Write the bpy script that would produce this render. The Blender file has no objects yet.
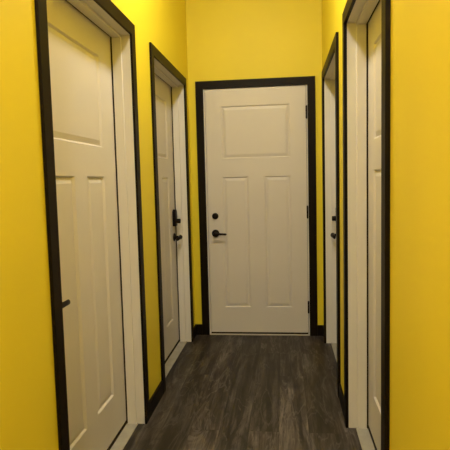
import bpy, bmesh, math
from mathutils import Vector, Matrix

scene = bpy.context.scene
COL = scene.collection

# ------------------------------------------------------------------ dimensions (metres)
W = 1.088            # hall width
CEIL = 3.0           # ceiling height
BACK = -7.0          # hall cut off behind the photographer by an added bounce wall
H = 2.06             # clear height of every door opening
CASE_T = 0.012       # casing thickness
CASE_W = 0.063       # casing width
JAMB = 0.02          # jamb board thickness
WALL_T = 0.15
REC = 0.10           # how deep the side doors sit
BB_H, BB_T = 0.09, 0.012

# ------------------------------------------------------------------ materials
def new_mat(name):
    m = bpy.data.materials.new(name)
    m.use_nodes = True
    nt = m.node_tree
    b = nt.nodes['Principled BSDF']
    return m, nt, b

def N(nt, kind, **kw):
    n = nt.nodes.new(kind)
    for k, v in kw.items():
        if k in n.inputs:
            n.inputs[k].default_value = v
        else:
            setattr(n, k, v)
    return n

def ramp(nt, stops):
    r = nt.nodes.new('ShaderNodeValToRGB')
    while len(r.color_ramp.elements) < len(stops):
        r.color_ramp.elements.new(0.5)
    for e, (p, c) in zip(r.color_ramp.elements, stops):
        e.position = p
        e.color = (*c, 1)
    return r

def paint(name, col, rough, spec=0.5, var=0.04, scale=3.0, bump=0.0, bscale=300.0):
    m, nt, b = new_mat(name)
    tc = N(nt, 'ShaderNodeTexCoord')
    no = N(nt, 'ShaderNodeTexNoise', Scale=scale, Detail=3.0)
    nt.links.new(tc.outputs['Object'], no.inputs['Vector'])
    lo = tuple(c * (1 - var) for c in col)
    hi = tuple(min(1, c * (1 + var)) for c in col)
    r = ramp(nt, [(0.3, lo), (0.7, hi)])
    nt.links.new(no.outputs['Fac'], r.inputs['Fac'])
    nt.links.new(r.outputs['Color'], b.inputs['Base Color'])
    b.inputs['Roughness'].default_value = rough
    b.inputs['Specular IOR Level'].default_value = spec
    if bump:
        n2 = N(nt, 'ShaderNodeTexNoise', Scale=bscale, Detail=2.0)
        nt.links.new(tc.outputs['Object'], n2.inputs['Vector'])
        bp = N(nt, 'ShaderNodeBump', Strength=bump, Distance=0.002)
        nt.links.new(n2.outputs['Fac'], bp.inputs['Height'])
        nt.links.new(bp.outputs['Normal'], b.inputs['Normal'])
    return m

M_YELLOW = paint('yellow_wall_paint', (0.80, 0.640, 0.032), 0.55, 0.35, 0.02, 1.5, 0.03, 160.0)
M_CEIL = paint('ceiling_paint', (0.80, 0.78, 0.72), 0.8, 0.3, 0.02)
M_DOOR = paint('cream_door_paint', (0.685, 0.63, 0.575), 0.42, 0.4, 0.015, 4.0)
M_JAMB = paint('cream_jamb_paint', (0.735, 0.69, 0.63), 0.42, 0.4, 0.02, 5.0)
M_SILL = paint('threshold_paint', (0.36, 0.33, 0.265), 0.6, 0.3, 0.10, 14.0)
M_BROWN = paint('dark_brown_casing', (0.0095, 0.0058, 0.0027), 0.45, 0.10, 0.15, 8.0)
M_BRONZE = paint('oil_rubbed_bronze', (0.008, 0.0045, 0.0035), 0.45, 0.12, 0.1, 20.0)
M_SEAL = paint('brown_weatherstrip', (0.022, 0.013, 0.005), 0.7, 0.2, 0.05)
M_KEYS = paint('grey_lock_buttons', (0.03, 0.026, 0.022), 0.4, 0.3, 0.05)
M_STEEL = paint('sill_metal', (0.55, 0.50, 0.42), 0.35, 0.5, 0.05, 20.0)
M_BASE = paint('fixture_metal', (0.3, 0.28, 0.25), 0.4, 0.5, 0.02)

def floor_material():
    m, nt, b = new_mat('grey_brown_vinyl_planks')
    L = nt.links.new
    tc = N(nt, 'ShaderNodeTexCoord')
    # planks run along the hall (Y)
    mp = N(nt, 'ShaderNodeMapping')
    mp.inputs['Rotation'].default_value = (0, 0, math.radians(90))
    mp.inputs['Location'].default_value = (0.31, 0.05, 0)
    L(tc.outputs['Object'], mp.inputs['Vector'])
    br = N(nt, 'ShaderNodeTexBrick', Scale=1.0)
    br.inputs['Brick Width'].default_value = 1.22
    br.inputs['Row Height'].default_value = 0.155
    br.inputs['Mortar Size'].default_value = 0.0009
    br.inputs['Mortar Smooth'].default_value = 0.2
    br.inputs['Color1'].default_value = (0, 0, 0, 1)
    br.inputs['Color2'].default_value = (1, 1, 1, 1)
    br.inputs['Mortar'].default_value = (0.5, 0.5, 0.5, 1)
    br.offset = 0.37
    L(mp.outputs['Vector'], br.inputs['Vector'])
    # each plank shifts the grain
    sep = N(nt, 'ShaderNodeSeparateColor')
    L(br.outputs['Color'], sep.inputs['Color'])
    mul = N(nt, 'ShaderNodeMath', operation='MULTIPLY')
    L(sep.outputs['Red'], mul.inputs[0]); mul.inputs[1].default_value = 9.0
    comb = N(nt, 'ShaderNodeCombineXYZ')
    L(mul.outputs[0], comb.inputs['Z']); L(mul.outputs[0], comb.inputs['Y'])
    add = N(nt, 'ShaderNodeVectorMath', operation='ADD')
    L(tc.outputs['Object'], add.inputs[0]); L(comb.outputs[0], add.inputs[1])
    def stretched(sx, sy, scale, detail, dist, rough=0.6):
        k = N(nt, 'ShaderNodeMapping')
        k.inputs['Scale'].default_value = (sx, sy, 1)
        L(add.outputs[0], k.inputs['Vector'])
        n = N(nt, 'ShaderNodeTexNoise', Scale=scale, Detail=detail, Distortion=dist, Roughness=rough)
        L(k.outputs[0], n.inputs['Vector'])
        return n
    grain = stretched(15, 1.3, 1.0, 9, 0.9, 0.66)       # broad streaks
    fine = stretched(90, 3.5, 1.0, 5, 0.4, 0.6)          # fine grain
    blot = stretched(7, 3.2, 1.0, 6, 1.0, 0.68)          # weathered blotches
    r1 = ramp(nt, [(0.32, (0.012, 0.008, 0.005)), (0.47, (0.030, 0.023, 0.018)), (0.58, (0.062, 0.051, 0.043)), (0.72, (0.135, 0.116, 0.100))])
    L(grain.outputs['Fac'], r1.inputs['Fac'])
    r2 = ramp(nt, [(0.32, (0.55, 0.55, 0.55)), (0.68, (1.3, 1.29, 1.27))])
    L(fine.outputs['Fac'], r2.inputs['Fac'])
    r3 = ramp(nt, [(0.35, (0.55, 0.55, 0.55)), (0.64, (1.45, 1.43, 1.40))])
    L(blot.outputs['Fac'], r3.inputs['Fac'])
    # thin pale wisps and dark cracks where a warped noise crosses its middle
    def veins(sx, sy, dist, width):
        n = stretched(sx, sy, 1.0, 4, dist, 0.55)
        a = N(nt, 'ShaderNodeMath', operation='SUBTRACT'); L(n.outputs['Fac'], a.inputs[0]); a.inputs[1].default_value = 0.5
        ab = N(nt, 'ShaderNodeMath', operation='ABSOLUTE'); L(a.outputs[0], ab.inputs[0])
        mr = N(nt, 'ShaderNodeMapRange'); L(ab.outputs[0], mr.inputs['Value'])
        mr.inputs['From Min'].default_value = 0.0; mr.inputs['From Max'].default_value = width
        mr.inputs['To Min'].default_value = 1.0; mr.inputs['To Max'].default_value = 0.0
        return mr.outputs['Result']
    pale = veins(9, 1.5, 1.4, 0.026)
    dark = veins(12, 1.2, 1.2, 0.024)
    def mulc(a, c, f=1.0):
        x = N(nt, 'ShaderNodeMix', data_type='RGBA', blend_type='MULTIPLY')
        x.inputs['Factor'].default_value = f
        L(a, x.inputs['A']); L(c, x.inputs['B'])
        return x.outputs['Result']
    c = mulc(r1.outputs['Color'], r2.outputs['Color'], 0.8)
    c = mulc(c, r3.outputs['Color'], 0.9)
    def over(base, fac, col, k):
        mm = N(nt, 'ShaderNodeMath', operation='MULTIPLY'); L(fac, mm.inputs[0]); mm.inputs[1].default_value = k
        x = N(nt, 'ShaderNodeMix', data_type='RGBA'); L(mm.outputs[0], x.inputs['Factor'])
        L(base, x.inputs['A']); x.inputs['B'].default_value = (*col, 1)
        return x.outputs['Result']
    c = over(c, dark, (0.011, 0.007, 0.005), 0.65)
    c = over(c, pale, (0.13, 0.111, 0.095), 0.48)
    rp = ramp(nt, [(0.0, (0.80, 0.79, 0.81)), (1.0, (1.45, 1.43, 1.50))])
    L(sep.outputs['Red'], rp.inputs['Fac'])
    c = mulc(c, rp.outputs['Color'], 1.0)
    seam = N(nt, 'ShaderNodeMix', data_type='RGBA', blend_type='MIX')
    L(br.outputs['Fac'], seam.inputs['Factor'])
    L(c, seam.inputs['A']); seam.inputs['B'].default_value = (0.022, 0.018, 0.014, 1)
    L(seam.outputs['Result'], b.inputs['Base Color'])
    b.inputs['Roughness'].default_value = 0.5
    b.inputs['Specular IOR Level'].default_value = 0.35
    bp = N(nt, 'ShaderNodeBump', Strength=0.25, Distance=0.002)
    L(grain.outputs['Fac'], bp.inputs['Height'])
    L(bp.outputs['Normal'], b.inputs['Normal'])
    return m
M_FLOOR = floor_material()

def glow_material(col, strength):
    m, nt, b = new_mat('lamp_diffuser_glow')
    b.inputs['Base Color'].default_value = (0.9, 0.88, 0.82, 1)
    b.inputs['Emission Color'].default_value = (*col, 1)
    b.inputs['Emission Strength'].default_value = strength
    return m

# ------------------------------------------------------------------ mesh helpers
def add_box(bm, lo, hi):
    x0, y0, z0 = lo; x1, y1, z1 = hi
    v = [bm.verts.new(p) for p in ((x0,y0,z0),(x1,y0,z0),(x1,y1,z0),(x0,y1,z0),(x0,y0,z1),(x1,y0,z1),(x1,y1,z1),(x0,y1,z1))]
    for f in ((0,3,2,1),(4,5,6,7),(0,1,5,4),(1,2,6,5),(2,3,7,6),(3,0,4,7)):
        bm.faces.new([v[i] for i in f])

def add_prism(bm, pts, y0, y1):
    """closed polygon of (x, z) points, extruded from y0 to y1"""
    a = [bm.verts.new((x, y0, z)) for x, z in pts]
    b = [bm.verts.new((x, y1, z)) for x, z in pts]
    bm.faces.new(a); bm.faces.new(b[::-1])
    n = len(pts)
    for i in range(n):
        j = (i + 1) % n
        bm.faces.new((a[j], a[i], b[i], b[j]))

def add_lathe(bm, prof, centre=(0,0,0), axis='Y', seg=28):
    """profile of (radius, distance along -axis) turned about the axis; ends closed where radius > 0"""
    rings = []
    c = Vector(centre)
    for r, d in prof:
        ring = []
        for i in range(seg):
            a = 2 * math.pi * i / seg
            if axis == 'Y':
                p = c + Vector((r * math.cos(a), -d, r * math.sin(a)))
            else:
                p = c + Vector((r * math.cos(a), r * math.sin(a), d))
            ring.append(bm.verts.new(p))
        rings.append(ring)
    for A, B in zip(rings, rings[1:]):
        for i in range(seg):
            j = (i + 1) % seg
            bm.faces.new((A[i], A[j], B[j], B[i]))
    bm.faces.new(rings[0][::-1]); bm.faces.new(rings[-1])

def add_tube(bm, path, radii, seg=14):
    """elliptic tube along a path; radii = (rx, rz) per point measured across the path"""
    rings = []
    n = len(path)
    for k, p in enumerate(path):
        p = Vector(p)
        d = (Vector(path[min(k+1, n-1)]) - Vector(path[max(k-1, 0)])).normalized()
        up = Vector((0, 0, 1))
        side = d.cross(up).normalized()
        up = side.cross(d).normalized()
        ra, rb = radii[k]
        rings.append([bm.verts.new(p + side * (ra * math.cos(2*math.pi*i/seg)) + up * (rb * math.sin(2*math.pi*i/seg))) for i in range(seg)])
    for A, B in zip(rings, rings[1:]):
        for i in range(seg):
            j = (i + 1) % seg
            bm.faces.new((A[i], A[j], B[j], B[i]))
    bm.faces.new(rings[0][::-1]); bm.faces.new(rings[-1])

def obj(name, bm, mat, parent=None, bevel=0.0, smooth=False):
    bmesh.ops.recalc_face_normals(bm, faces=bm.faces[:])
    me = bpy.data.meshes.new(name)
    bm.to_mesh(me); bm.free()
    me.materials.append(mat)
    o = bpy.data.objects.new(name, me)
    COL.objects.link(o)
    if parent: o.parent = parent
    if smooth:
        me.polygons.foreach_set('use_smooth', [True] * len(me.polygons))
        me.set_sharp_from_angle(angle=math.radians(40))
    if bevel:
        b = o.modifiers.new('bevel', 'BEVEL')
        b.width = bevel; b.segments = 2; b.limit_method = 'ANGLE'; b.angle_limit = math.radians(50)
    return o

def tag(o, label=None, cat=None, kind=None):
    if label: o['label'] = label
    if cat: o['category'] = cat
    if kind: o['kind'] = kind
    return o

# ------------------------------------------------------------------ door openings
# side doors: (near edge y, far edge y) of the clear opening
LN, LM = (-2.607, -1.636), (-1.182, -0.206)
RN, RF = (-2.594, -1.613), (-1.174, -0.204)
END = (0.123, 0.969)

# ------------------------------------------------------------------ walls, floor, ceiling
def wall_boxes(bm, x0, x1, spans, y0, y1):
    """wall along Y from y0 to y1, with the door openings cut out"""
    y = y0
    for a, b in sorted(spans):
        a -= JAMB; b += JAMB
        add_box(bm, (x0, y, 0), (x1, a, CEIL))
        add_box(bm, (x0, a, H + JAMB), (x1, b, CEIL))
        y = b
    add_box(bm, (x0, y, 0), (x1, y1, CEIL))

bm = bmesh.new(); wall_boxes(bm, -WALL_T, 0, (LN, LM), BACK, 0)
tag(obj('wall_left', bm, M_YELLOW), 'bright yellow painted wall on the left with two doorways', 'wall', 'structure')
bm = bmesh.new(); wall_boxes(bm, W, W + WALL_T, (RN, RF), BACK, 0)
tag(obj('wall_right', bm, M_YELLOW), 'bright yellow painted wall on the right with two doorways', 'wall', 'structure')
bm = bmesh.new()
a, b = END[0] - JAMB, END[1] + JAMB
add_box(bm, (-WALL_T, 0, 0), (a, WALL_T, CEIL))
add_box(bm, (a, 0, H + JAMB), (b, WALL_T, CEIL))
add_box(bm, (b, 0, 0), (W + WALL_T, WALL_T, CEIL))
tag(obj('wall_end', bm, M_YELLOW), 'yellow wall closing the hallway around the facing door', 'wall', 'structure')
bm = bmesh.new(); add_box(bm, (-WALL_T, BACK - WALL_T, 0), (W + WALL_T, BACK, CEIL))  # unseen wall, added to bounce light back along the hall
tag(obj('wall_back', bm, M_YELLOW), 'unseen yellow wall added behind the viewer to bounce light', 'wall', 'structure')
bm = bmesh.new(); add_box(bm, (-0.6, BACK - WALL_T, -0.05), (W + 0.6, 0.6, 0))
tag(obj('floor', bm, M_FLOOR), 'dark grey-brown wood plank floor running down the hallway', 'floor', 'structure')
bm = bmesh.new(); add_box(bm, (-WALL_T, BACK - WALL_T, CEIL), (W + WALL_T, WALL_T, CEIL + 0.05))
tag(obj('ceiling', bm, M_CEIL), 'plain pale ceiling above the hallway', 'ceiling', 'structure')

# ------------------------------------------------------------------ baseboards
def baseboard(name, label, boxes):
    bm = bmesh.new()
    for lo, hi in boxes: add_box(bm, lo, hi)
    tag(obj(name, bm, M_BROWN, bevel=0.002), label, 'baseboard', 'structure')
cw = CASE_W
e = 0.0005
def side_runs(spans):
    (a0, b0), (a1, b1) = sorted(spans)
    return [(BACK, a0 - cw - e), (b0 + cw + e, a1 - cw - e), (b1 + cw + e, 0)]
baseboard('baseboard_left', 'dark brown baseboard along the foot of the left wall',
          [((0, p, 0), (BB_T, q, BB_H)) for p, q in side_runs((LN, LM))])
baseboard('baseboard_right', 'dark brown baseboard along the foot of the right wall',
          [((W - BB_T, p, 0), (W, q, BB_H)) for p, q in side_runs((RN, RF))])
baseboard('baseboard_end', 'short dark brown baseboard pieces either side of the facing door',
          [((BB_T + e, -BB_T, 0), (END[0] - cw - e, 0, BB_H)), ((END[1] + cw + e, -BB_T, 0), (W - BB_T - e, 0, BB_H))])

# ------------------------------------------------------------------ door parts (built facing -Y, x along the opening)
def leaf_mesh(w, h, z0, panels, thick=0.044):
    """door slab with recessed, raised-field panels; front face on y = 0"""
    bm = bmesh.new()
    def quad(x0, x1, za, zb, y=0.0):
        bm.faces.new([bm.verts.new(p) for p in ((x0,y,za),(x1,y,za),(x1,y,zb),(x0,y,zb))])
    (tx0, tx1, tz0, tz1), (l0, l1, lz0, lz1), (r0, r1, _, _) = panels
    zt = z0 + h
    quad(0, tx0, z0, zt); quad(tx1, w, z0, zt)
    quad(tx0, tx1, z0, lz0); quad(tx0, tx1, lz1, tz0); quad(tx0, tx1, tz1, zt)
    quad(l1, r0, lz0, lz1)
    steps = ((0.0, 0.0, 0.0), (0.017, 0.008, 0.009), (0.038, 0.032, 0.0025))   # inset across, inset up, depth
    for x0, x1, za, zb in panels:
        prev = None
        for ix, iz, dep in steps:
            ring = [bm.verts.new(p) for p in ((x0+ix,dep,za+iz),(x1-ix,dep,za+iz),(x1-ix,dep,zb-iz),(x0+ix,dep,zb-iz))]
            if prev:
                for i in range(4):
                    j = (i + 1) % 4
                    bm.faces.new((prev[i], prev[j], ring[j], ring[i]))
            prev = ring
        bm.faces.new(prev)
    # edges and back
    t = thick
    for pts in (((0,0,z0),(0,t,z0),(0,t,zt),(0,0,zt)), ((w,0,z0),(w,0,zt),(w,t,zt),(w,t,z0)),
                ((0,0,zt),(0,t,zt),(w,t,zt),(w,0,zt)), ((0,0,z0),(w,0,z0),(w,t,z0),(0,t,z0)),
                ((0,t,z0),(w,t,z0),(w,t,zt),(0,t,zt))):
        bm.faces.new([bm.verts.new(p) for p in pts])
    bmesh.ops.remove_doubles(bm, verts=bm.verts[:], dist=1e-5)
    return bm

def lever_mesh(x, z, y, d, proj=0.055, length=0.10, droop=0.005, fat=1.0):
    """rose, neck and lever; d = +1 lever points to +x"""
    bm = bmesh.new()
    add_lathe(bm, [(0.032, -0.0), (0.032, 0.006), (0.029, 0.010), (0.016, 0.013), (0.0125, 0.018), (0.0115, proj - 0.012)], (x, y, z), 'Y')
    L = length
    path = [(x - d*0.013, y-proj, z), (x - d*0.010, y-proj, z), (x, y-proj, z), (x + d*0.25*L, y-proj-0.001, z - 0.001), (x + d*0.6*L, y-proj, z-0.6*droop),
            (x + d*0.92*L, y-proj+0.004, z - droop), (x + d*L, y-proj+0.005, z - droop)]
    rad = [(0.006, 0.007), (0.010, 0.0115), (0.0115, 0.013), (0.0085, 0.0105), (0.007, 0.009), (0.0065, 0.009), (0.003, 0.005)]
    add_tube(bm, path, [(p*fat, q*fat) for p, q in rad])
    return bm

def deadbolt_mesh(x, z, y):
    bm = bmesh.new()
    add_lathe(bm, [(0.027, 0.0), (0.027, 0.008), (0.0245, 0.013), (0.016, 0.016), (0.015, 0.017)], (x, y, z), 'Y')
    add_box(bm, (x - 0.0015, y - 0.0185, z - 0.007), (x + 0.0015, y - 0.016, z + 0.007))
    return bm

def keypad_lock(x, z, y, parent):
    """tall escutcheon with rounded top, a turning knob below and rows of buttons"""
    bm = bmesh.new()
    w, h0, h1 = 0.033, -0.062, 0.040
    pts = [(x - w, z + h0), (x + w, z + h0)]
    for i in range(13):
        a = math.pi * i / 12
        pts.append((x + w * math.cos(a), z + h1 + 0.030 * math.sin(a)))
    add_prism(bm, pts, y - 0.026, y)
    o = obj('keypad_lock', bm, M_BRONZE, parent, bevel=0.004)
    o['label'] = 'dark bronze keypad deadbolt'
    bm = bmesh.new()
    add_lathe(bm, [(0.019, 0.025), (0.019, 0.052), (0.017, 0.057), (0.004, 0.058)], (x, y, z - 0.022), 'Y', 20)
    obj('turn_knob', bm, M_BRONZE, o, smooth=True)
    bm = bmesh.new()
    for r in range(2):
        for c in range(2):
            add_lathe(bm, [(0.0055, 0.025), (0.0055, 0.0275), (0.0045, 0.0285)], (x - 0.011 + 0.022*c, y, z + 0.030 + 0.020*r), 'Y', 12)
    obj('keypad_buttons', bm, M_KEYS, o)
    return o

def casing_mesh(x0, x1, head, t=CASE_T):
    """flat boards round the opening, proud of the wall (wall face on y = 0)"""
    bm = bmesh.new()
    c = CASE_W
    add_prism(bm, [(x0 - c, 0), (x0, 0), (x0, head), (x1, head), (x1, 0), (x1 + c, 0), (x1 + c, head + c), (x0 - c, head + c)], -t, 0)
    return bm

def place(o, origin, rot):
    o.location = origin
    o.rotation_euler = (0, 0, rot)

def empty(name, origin, rot):
    o = bpy.data.objects.new(name, None); COL.objects.link(o)
    o.empty_display_size = 0.2
    place(o, origin, rot)
    return o

TP, TQ = 1.489, 1.915            # top panel bottom / top
LP, LQ = 0.240, 1.336            # lower panels bottom / top

def panels_for(c, half=0.283, mull=0.062, tp=TP, lq=LQ):
    return [(c - half, c + half, tp, TQ), (c - half, c - mull, LP, lq), (c + mull, c + half, LP, lq)]

def side_door(num, origin, rot, width, centre, lock_x, lever_dir, keypad, label, trim_label):
    """recessed door opening into the room behind; local x runs 0..width, local -y points into the hall"""
    root = empty('door_%d' % num, origin, rot)
    tag(root, label, 'door', 'structure')
    # frame: two side jambs and a head, lining the wall thickness
    bm = bmesh.new()
    D = WALL_T
    j = JAMB
    add_box(bm, (-j, 0, 0), (0, D, H)); add_box(bm, (width, 0, 0), (width + j, D, H))
    add_box(bm, (-j, 0, H), (width + j, D, H + j))
    frame = obj('door_frame', bm, M_JAMB, root, bevel=0.0012)
    s0, s1, st = 0.044, 0.0915, 0.013
    bm = bmesh.new()
    add_box(bm, (0, s0, 0.0), (st, s1, H - st)); add_box(bm, (width - st, s0, 0.0), (width, s1, H - st))
    add_box(bm, (0, s0, H - st), (width, s1, H))
    obj('door_stop', bm, M_JAMB, frame, bevel=0.002)
    # weatherstrip between stop and leaf
    bm = bmesh.new()
    q = 0.009
    add_box(bm, (0, s1, 0.006), (q, REC - 0.0005, H - q)); add_box(bm, (width - q, s1, 0.006), (width, REC - 0.0005, H - q))
    add_box(bm, (0, s1, H - q), (width, REC - 0.0005, H))
    obj('weatherstrip', bm, M_SEAL, frame)
    bm = bmesh.new()
    add_box(bm, (0.0, 0.036, 0.0), (width, D, 0.005))
    obj('threshold', bm, M_SILL, root, bevel=0.002)
    # leaf
    g = 0.004
    z0 = 0.018
    bm = leaf_mesh(width - 2*g, H - 0.005 - z0, z0, panels_for(centre - g, 0.291, 0.069, 1.481, 1.341))
    leaf = obj('door_leaf', bm, M_DOOR, root)
    leaf.location = (g, REC, 0)
    bm = bmesh.new(); add_box(bm, (0, -0.003, 0.0055), (width - 2*g, 0.03, 0.024))
    obj('door_sweep', bm, M_SEAL, leaf)
    lx = lock_x - g
    h = obj('lever_handle', lever_mesh(lx, 0.872, 0, lever_dir, 0.052, 0.105, 0.006, 1.5) if keypad else lever_mesh(lx, 0.870, 0, lever_dir, 0.060, 0.122, 0.005, 1.15), M_BRONZE, leaf, smooth=True)
    h['label'] = 'dark bronze lever handle'
    if keypad:
        keypad_lock(lx, 1.022, 0, leaf)
    else:
        d = obj('deadbolt', deadbolt_mesh(lx, 1.014, 0), M_BRONZE, leaf, smooth=True)
        d['label'] = 'round dark bronze deadbolt'
    # casing
    c = obj('trim_%d' % num, casing_mesh(0, width, H, CASE_T if rot > 0 else 0.0155), M_BROWN, None, bevel=0.0015)
    place(c, origin, rot)
    tag(c, trim_label, 'door casing', 'structure')

R90 = math.radians(90)
# left wall: local +x = away from the camera
side_door(1, (0, LN[0], 0), R90, LN[1]-LN[0], -2.112 - LN[0], 0.062, 1, False,
          'large cream three-panel door nearest the viewer on the left wall',
          'dark brown casing framing the nearest door on the left wall')
side_door(2, (0, LM[0], 0), R90, LM[1]-LM[0], (LM[1]-LM[0])*0.5, LM[1]-LM[0]-0.078, -1, True,
          'narrow-looking cream door with keypad lock further along the left wall',
          'dark brown casing framing the keypad-lock door on the left wall')
# right wall: local +x = towards the camera
side_door(4, (W, RF[1], 0), -R90, RF[1]-RF[0], (RF[1]-RF[0])*0.5, 0.078, 1, True,
          'cream doorway with dark keypad lock at the far end of the right wall',
          'dark brown casing framing the farther doorway on the right wall')
side_door(5, (W, RN[1], 0), -R90, RN[1]-RN[0], 0.452, RN[1]-RN[0]-0.062, -1, False,
          'cream panelled door deep in the nearest doorway on the right wall',
          'dark brown casing framing the nearest doorway on the right wall')

# ------------------------------------------------------------------ facing door
root = empty('door_3', (0, 0, 0), 0)
tag(root, 'cream three-panel door facing the viewer at the end of the hall', 'door', 'structure')
x0, x1 = END
SL0, SL1 = 0.137, 0.9565
bm = bmesh.new()
add_box(bm, (x0 - JAMB, 0, 0), (SL0 - 0.004, WALL_T, H)); add_box(bm, (SL1 + 0.004, 0, 0), (x1 + JAMB, WALL_T, H))
add_box(bm, (x0 - JAMB, 0, H), (x1 + JAMB, WALL_T, H + JAMB))
frame = obj('door_frame', bm, M_JAMB, root, bevel=0.001)
bm = bmesh.new()
add_box(bm, (SL0 - 0.004, 0.048, 0), (SL0 + 0.012, 0.09, H - 0.012)); add_box(bm, (SL1 - 0.012, 0.048, 0), (SL1 + 0.004, 0.09, H - 0.012))
add_box(bm, (SL0 - 0.004, 0.048, H - 0.012), (SL1 + 0.004, 0.09, H))
obj('door_stop', bm, M_SEAL, frame)
bm = bmesh.new(); add_box(bm, (x0 - 0.0, -0.012, 0), (x1, WALL_T, 0.009))
obj('threshold', bm, M_STEEL, root, bevel=0.002)
Z0 = 0.024
bm = leaf_mesh(SL1 - SL0, H - 0.006 - Z0, Z0, panels_for(0.5455 - SL0, 0.283, 0.0625))
leaf = obj('door_leaf', bm, M_DOOR, root); leaf.location = (SL0, 0, 0)
bm = bmesh.new(); add_box(bm, (0, 0.002, 0.0095), (SL1 - SL0, 0.03, Z0))
obj('door_sweep', bm, M_SEAL, leaf)
h = obj('lever_handle', lever_mesh(0.196 - SL0, 0.869, 0, 1, 0.056, 0.098), M_BRONZE, leaf, smooth=True)
h['label'] = 'dark bronze lever handle'
d = obj('deadbolt', deadbolt_mesh(0.197 - SL0, 1.014, 0), M_BRONZE, leaf, smooth=True)
d['label'] = 'round dark bronze deadbolt'
for z in (1.843, 1.035, 0.242):
    bm = bmesh.new()
    add_lathe(bm, [(0.0035, -0.053), (0.0068, -0.050), (0.0068, 0.050), (0.0035, 0.053)], (SL1 + 0.003 - SL0, -0.006, z), 'Z', 14)
    add_box(bm, (SL1 - SL0, -0.003, z - 0.048), (SL1 - SL0 + 0.0037, 0.02, z + 0.048))
    k = obj('hinge', bm, M_BRONZE, leaf)
    k['label'] = 'dark bronze butt hinge'
c = obj('trim_3', casing_mesh(x0, x1, H), M_BROWN, None, bevel=0.0015)
tag(c, 'dark brown casing framing the facing door at the hall end', 'door casing', 'structure')

# ------------------------------------------------------------------ ceiling lamps
GLOW = (1.0, 0.965, 0.87)
for y, glow, lab in ((-1.7, 214.0, 'round white flush ceiling light above the middle of the hallway'), (-4.6, 470.0, 'round white flush ceiling light behind the viewer')):
    r = empty('ceiling_light', (W/2, y, CEIL), 0)
    tag(r, lab, 'ceiling light')
    bm = bmesh.new(); add_lathe(bm, [(0.11, 0.0), (0.11, -0.03), (0.10, -0.035)], (0,0,0), 'Z', 32)
    obj('base', bm, M_BASE, r, smooth=True)
    bm = bmesh.new()
    prof = [(0.095 * math.cos(a), -0.0355 - 0.055 * math.sin(a)) for a in [i * math.pi / 2 / 7 for i in range(7)]] + [(0.006, -0.0905)]
    add_lathe(bm, prof, (0,0,0), 'Z', 32)
    obj('diffuser', bm, glow_material(GLOW, glow), r, smooth=True)

# ------------------------------------------------------------------ world, camera, view
w = bpy.data.worlds.new('World'); scene.world = w
w.use_nodes = True
w.node_tree.nodes['Background'].inputs['Color'].default_value = (0.02, 0.018, 0.014, 1)
w.node_tree.nodes['Background'].inputs['Strength'].default_value = 0.0

f, pitch, yaw, roll = 514.35, 0.0852, 0.1148, -0.0248
F = Vector((-math.sin(yaw)*math.cos(pitch), math.cos(yaw)*math.cos(pitch), -math.sin(pitch)))
R = Vector((math.cos(yaw), math.sin(yaw), 0)); U = R.cross(F)
R2 = R*math.cos(roll) + U*math.sin(roll); U2 = -R*math.sin(roll) + U*math.cos(roll)
cam = bpy.data.cameras.new('camera'); co = bpy.data.objects.new('camera', cam); COL.objects.link(co)
cam.sensor_width = 36; cam.lens = 36 * f / 450
cam.clip_start = 0.02
m = Matrix((R2, U2, -F)).transposed().to_4x4()
m.translation = Vector((0.7678, -4.2598, 1.3045))
co.matrix_world = m
scene.camera = co

vs = scene.view_settings
vs.view_transform = 'Standard'; vs.look = 'None'; vs.gamma = 1.0; vs.use_curve_mapping = False
vs.exposure = 0.0
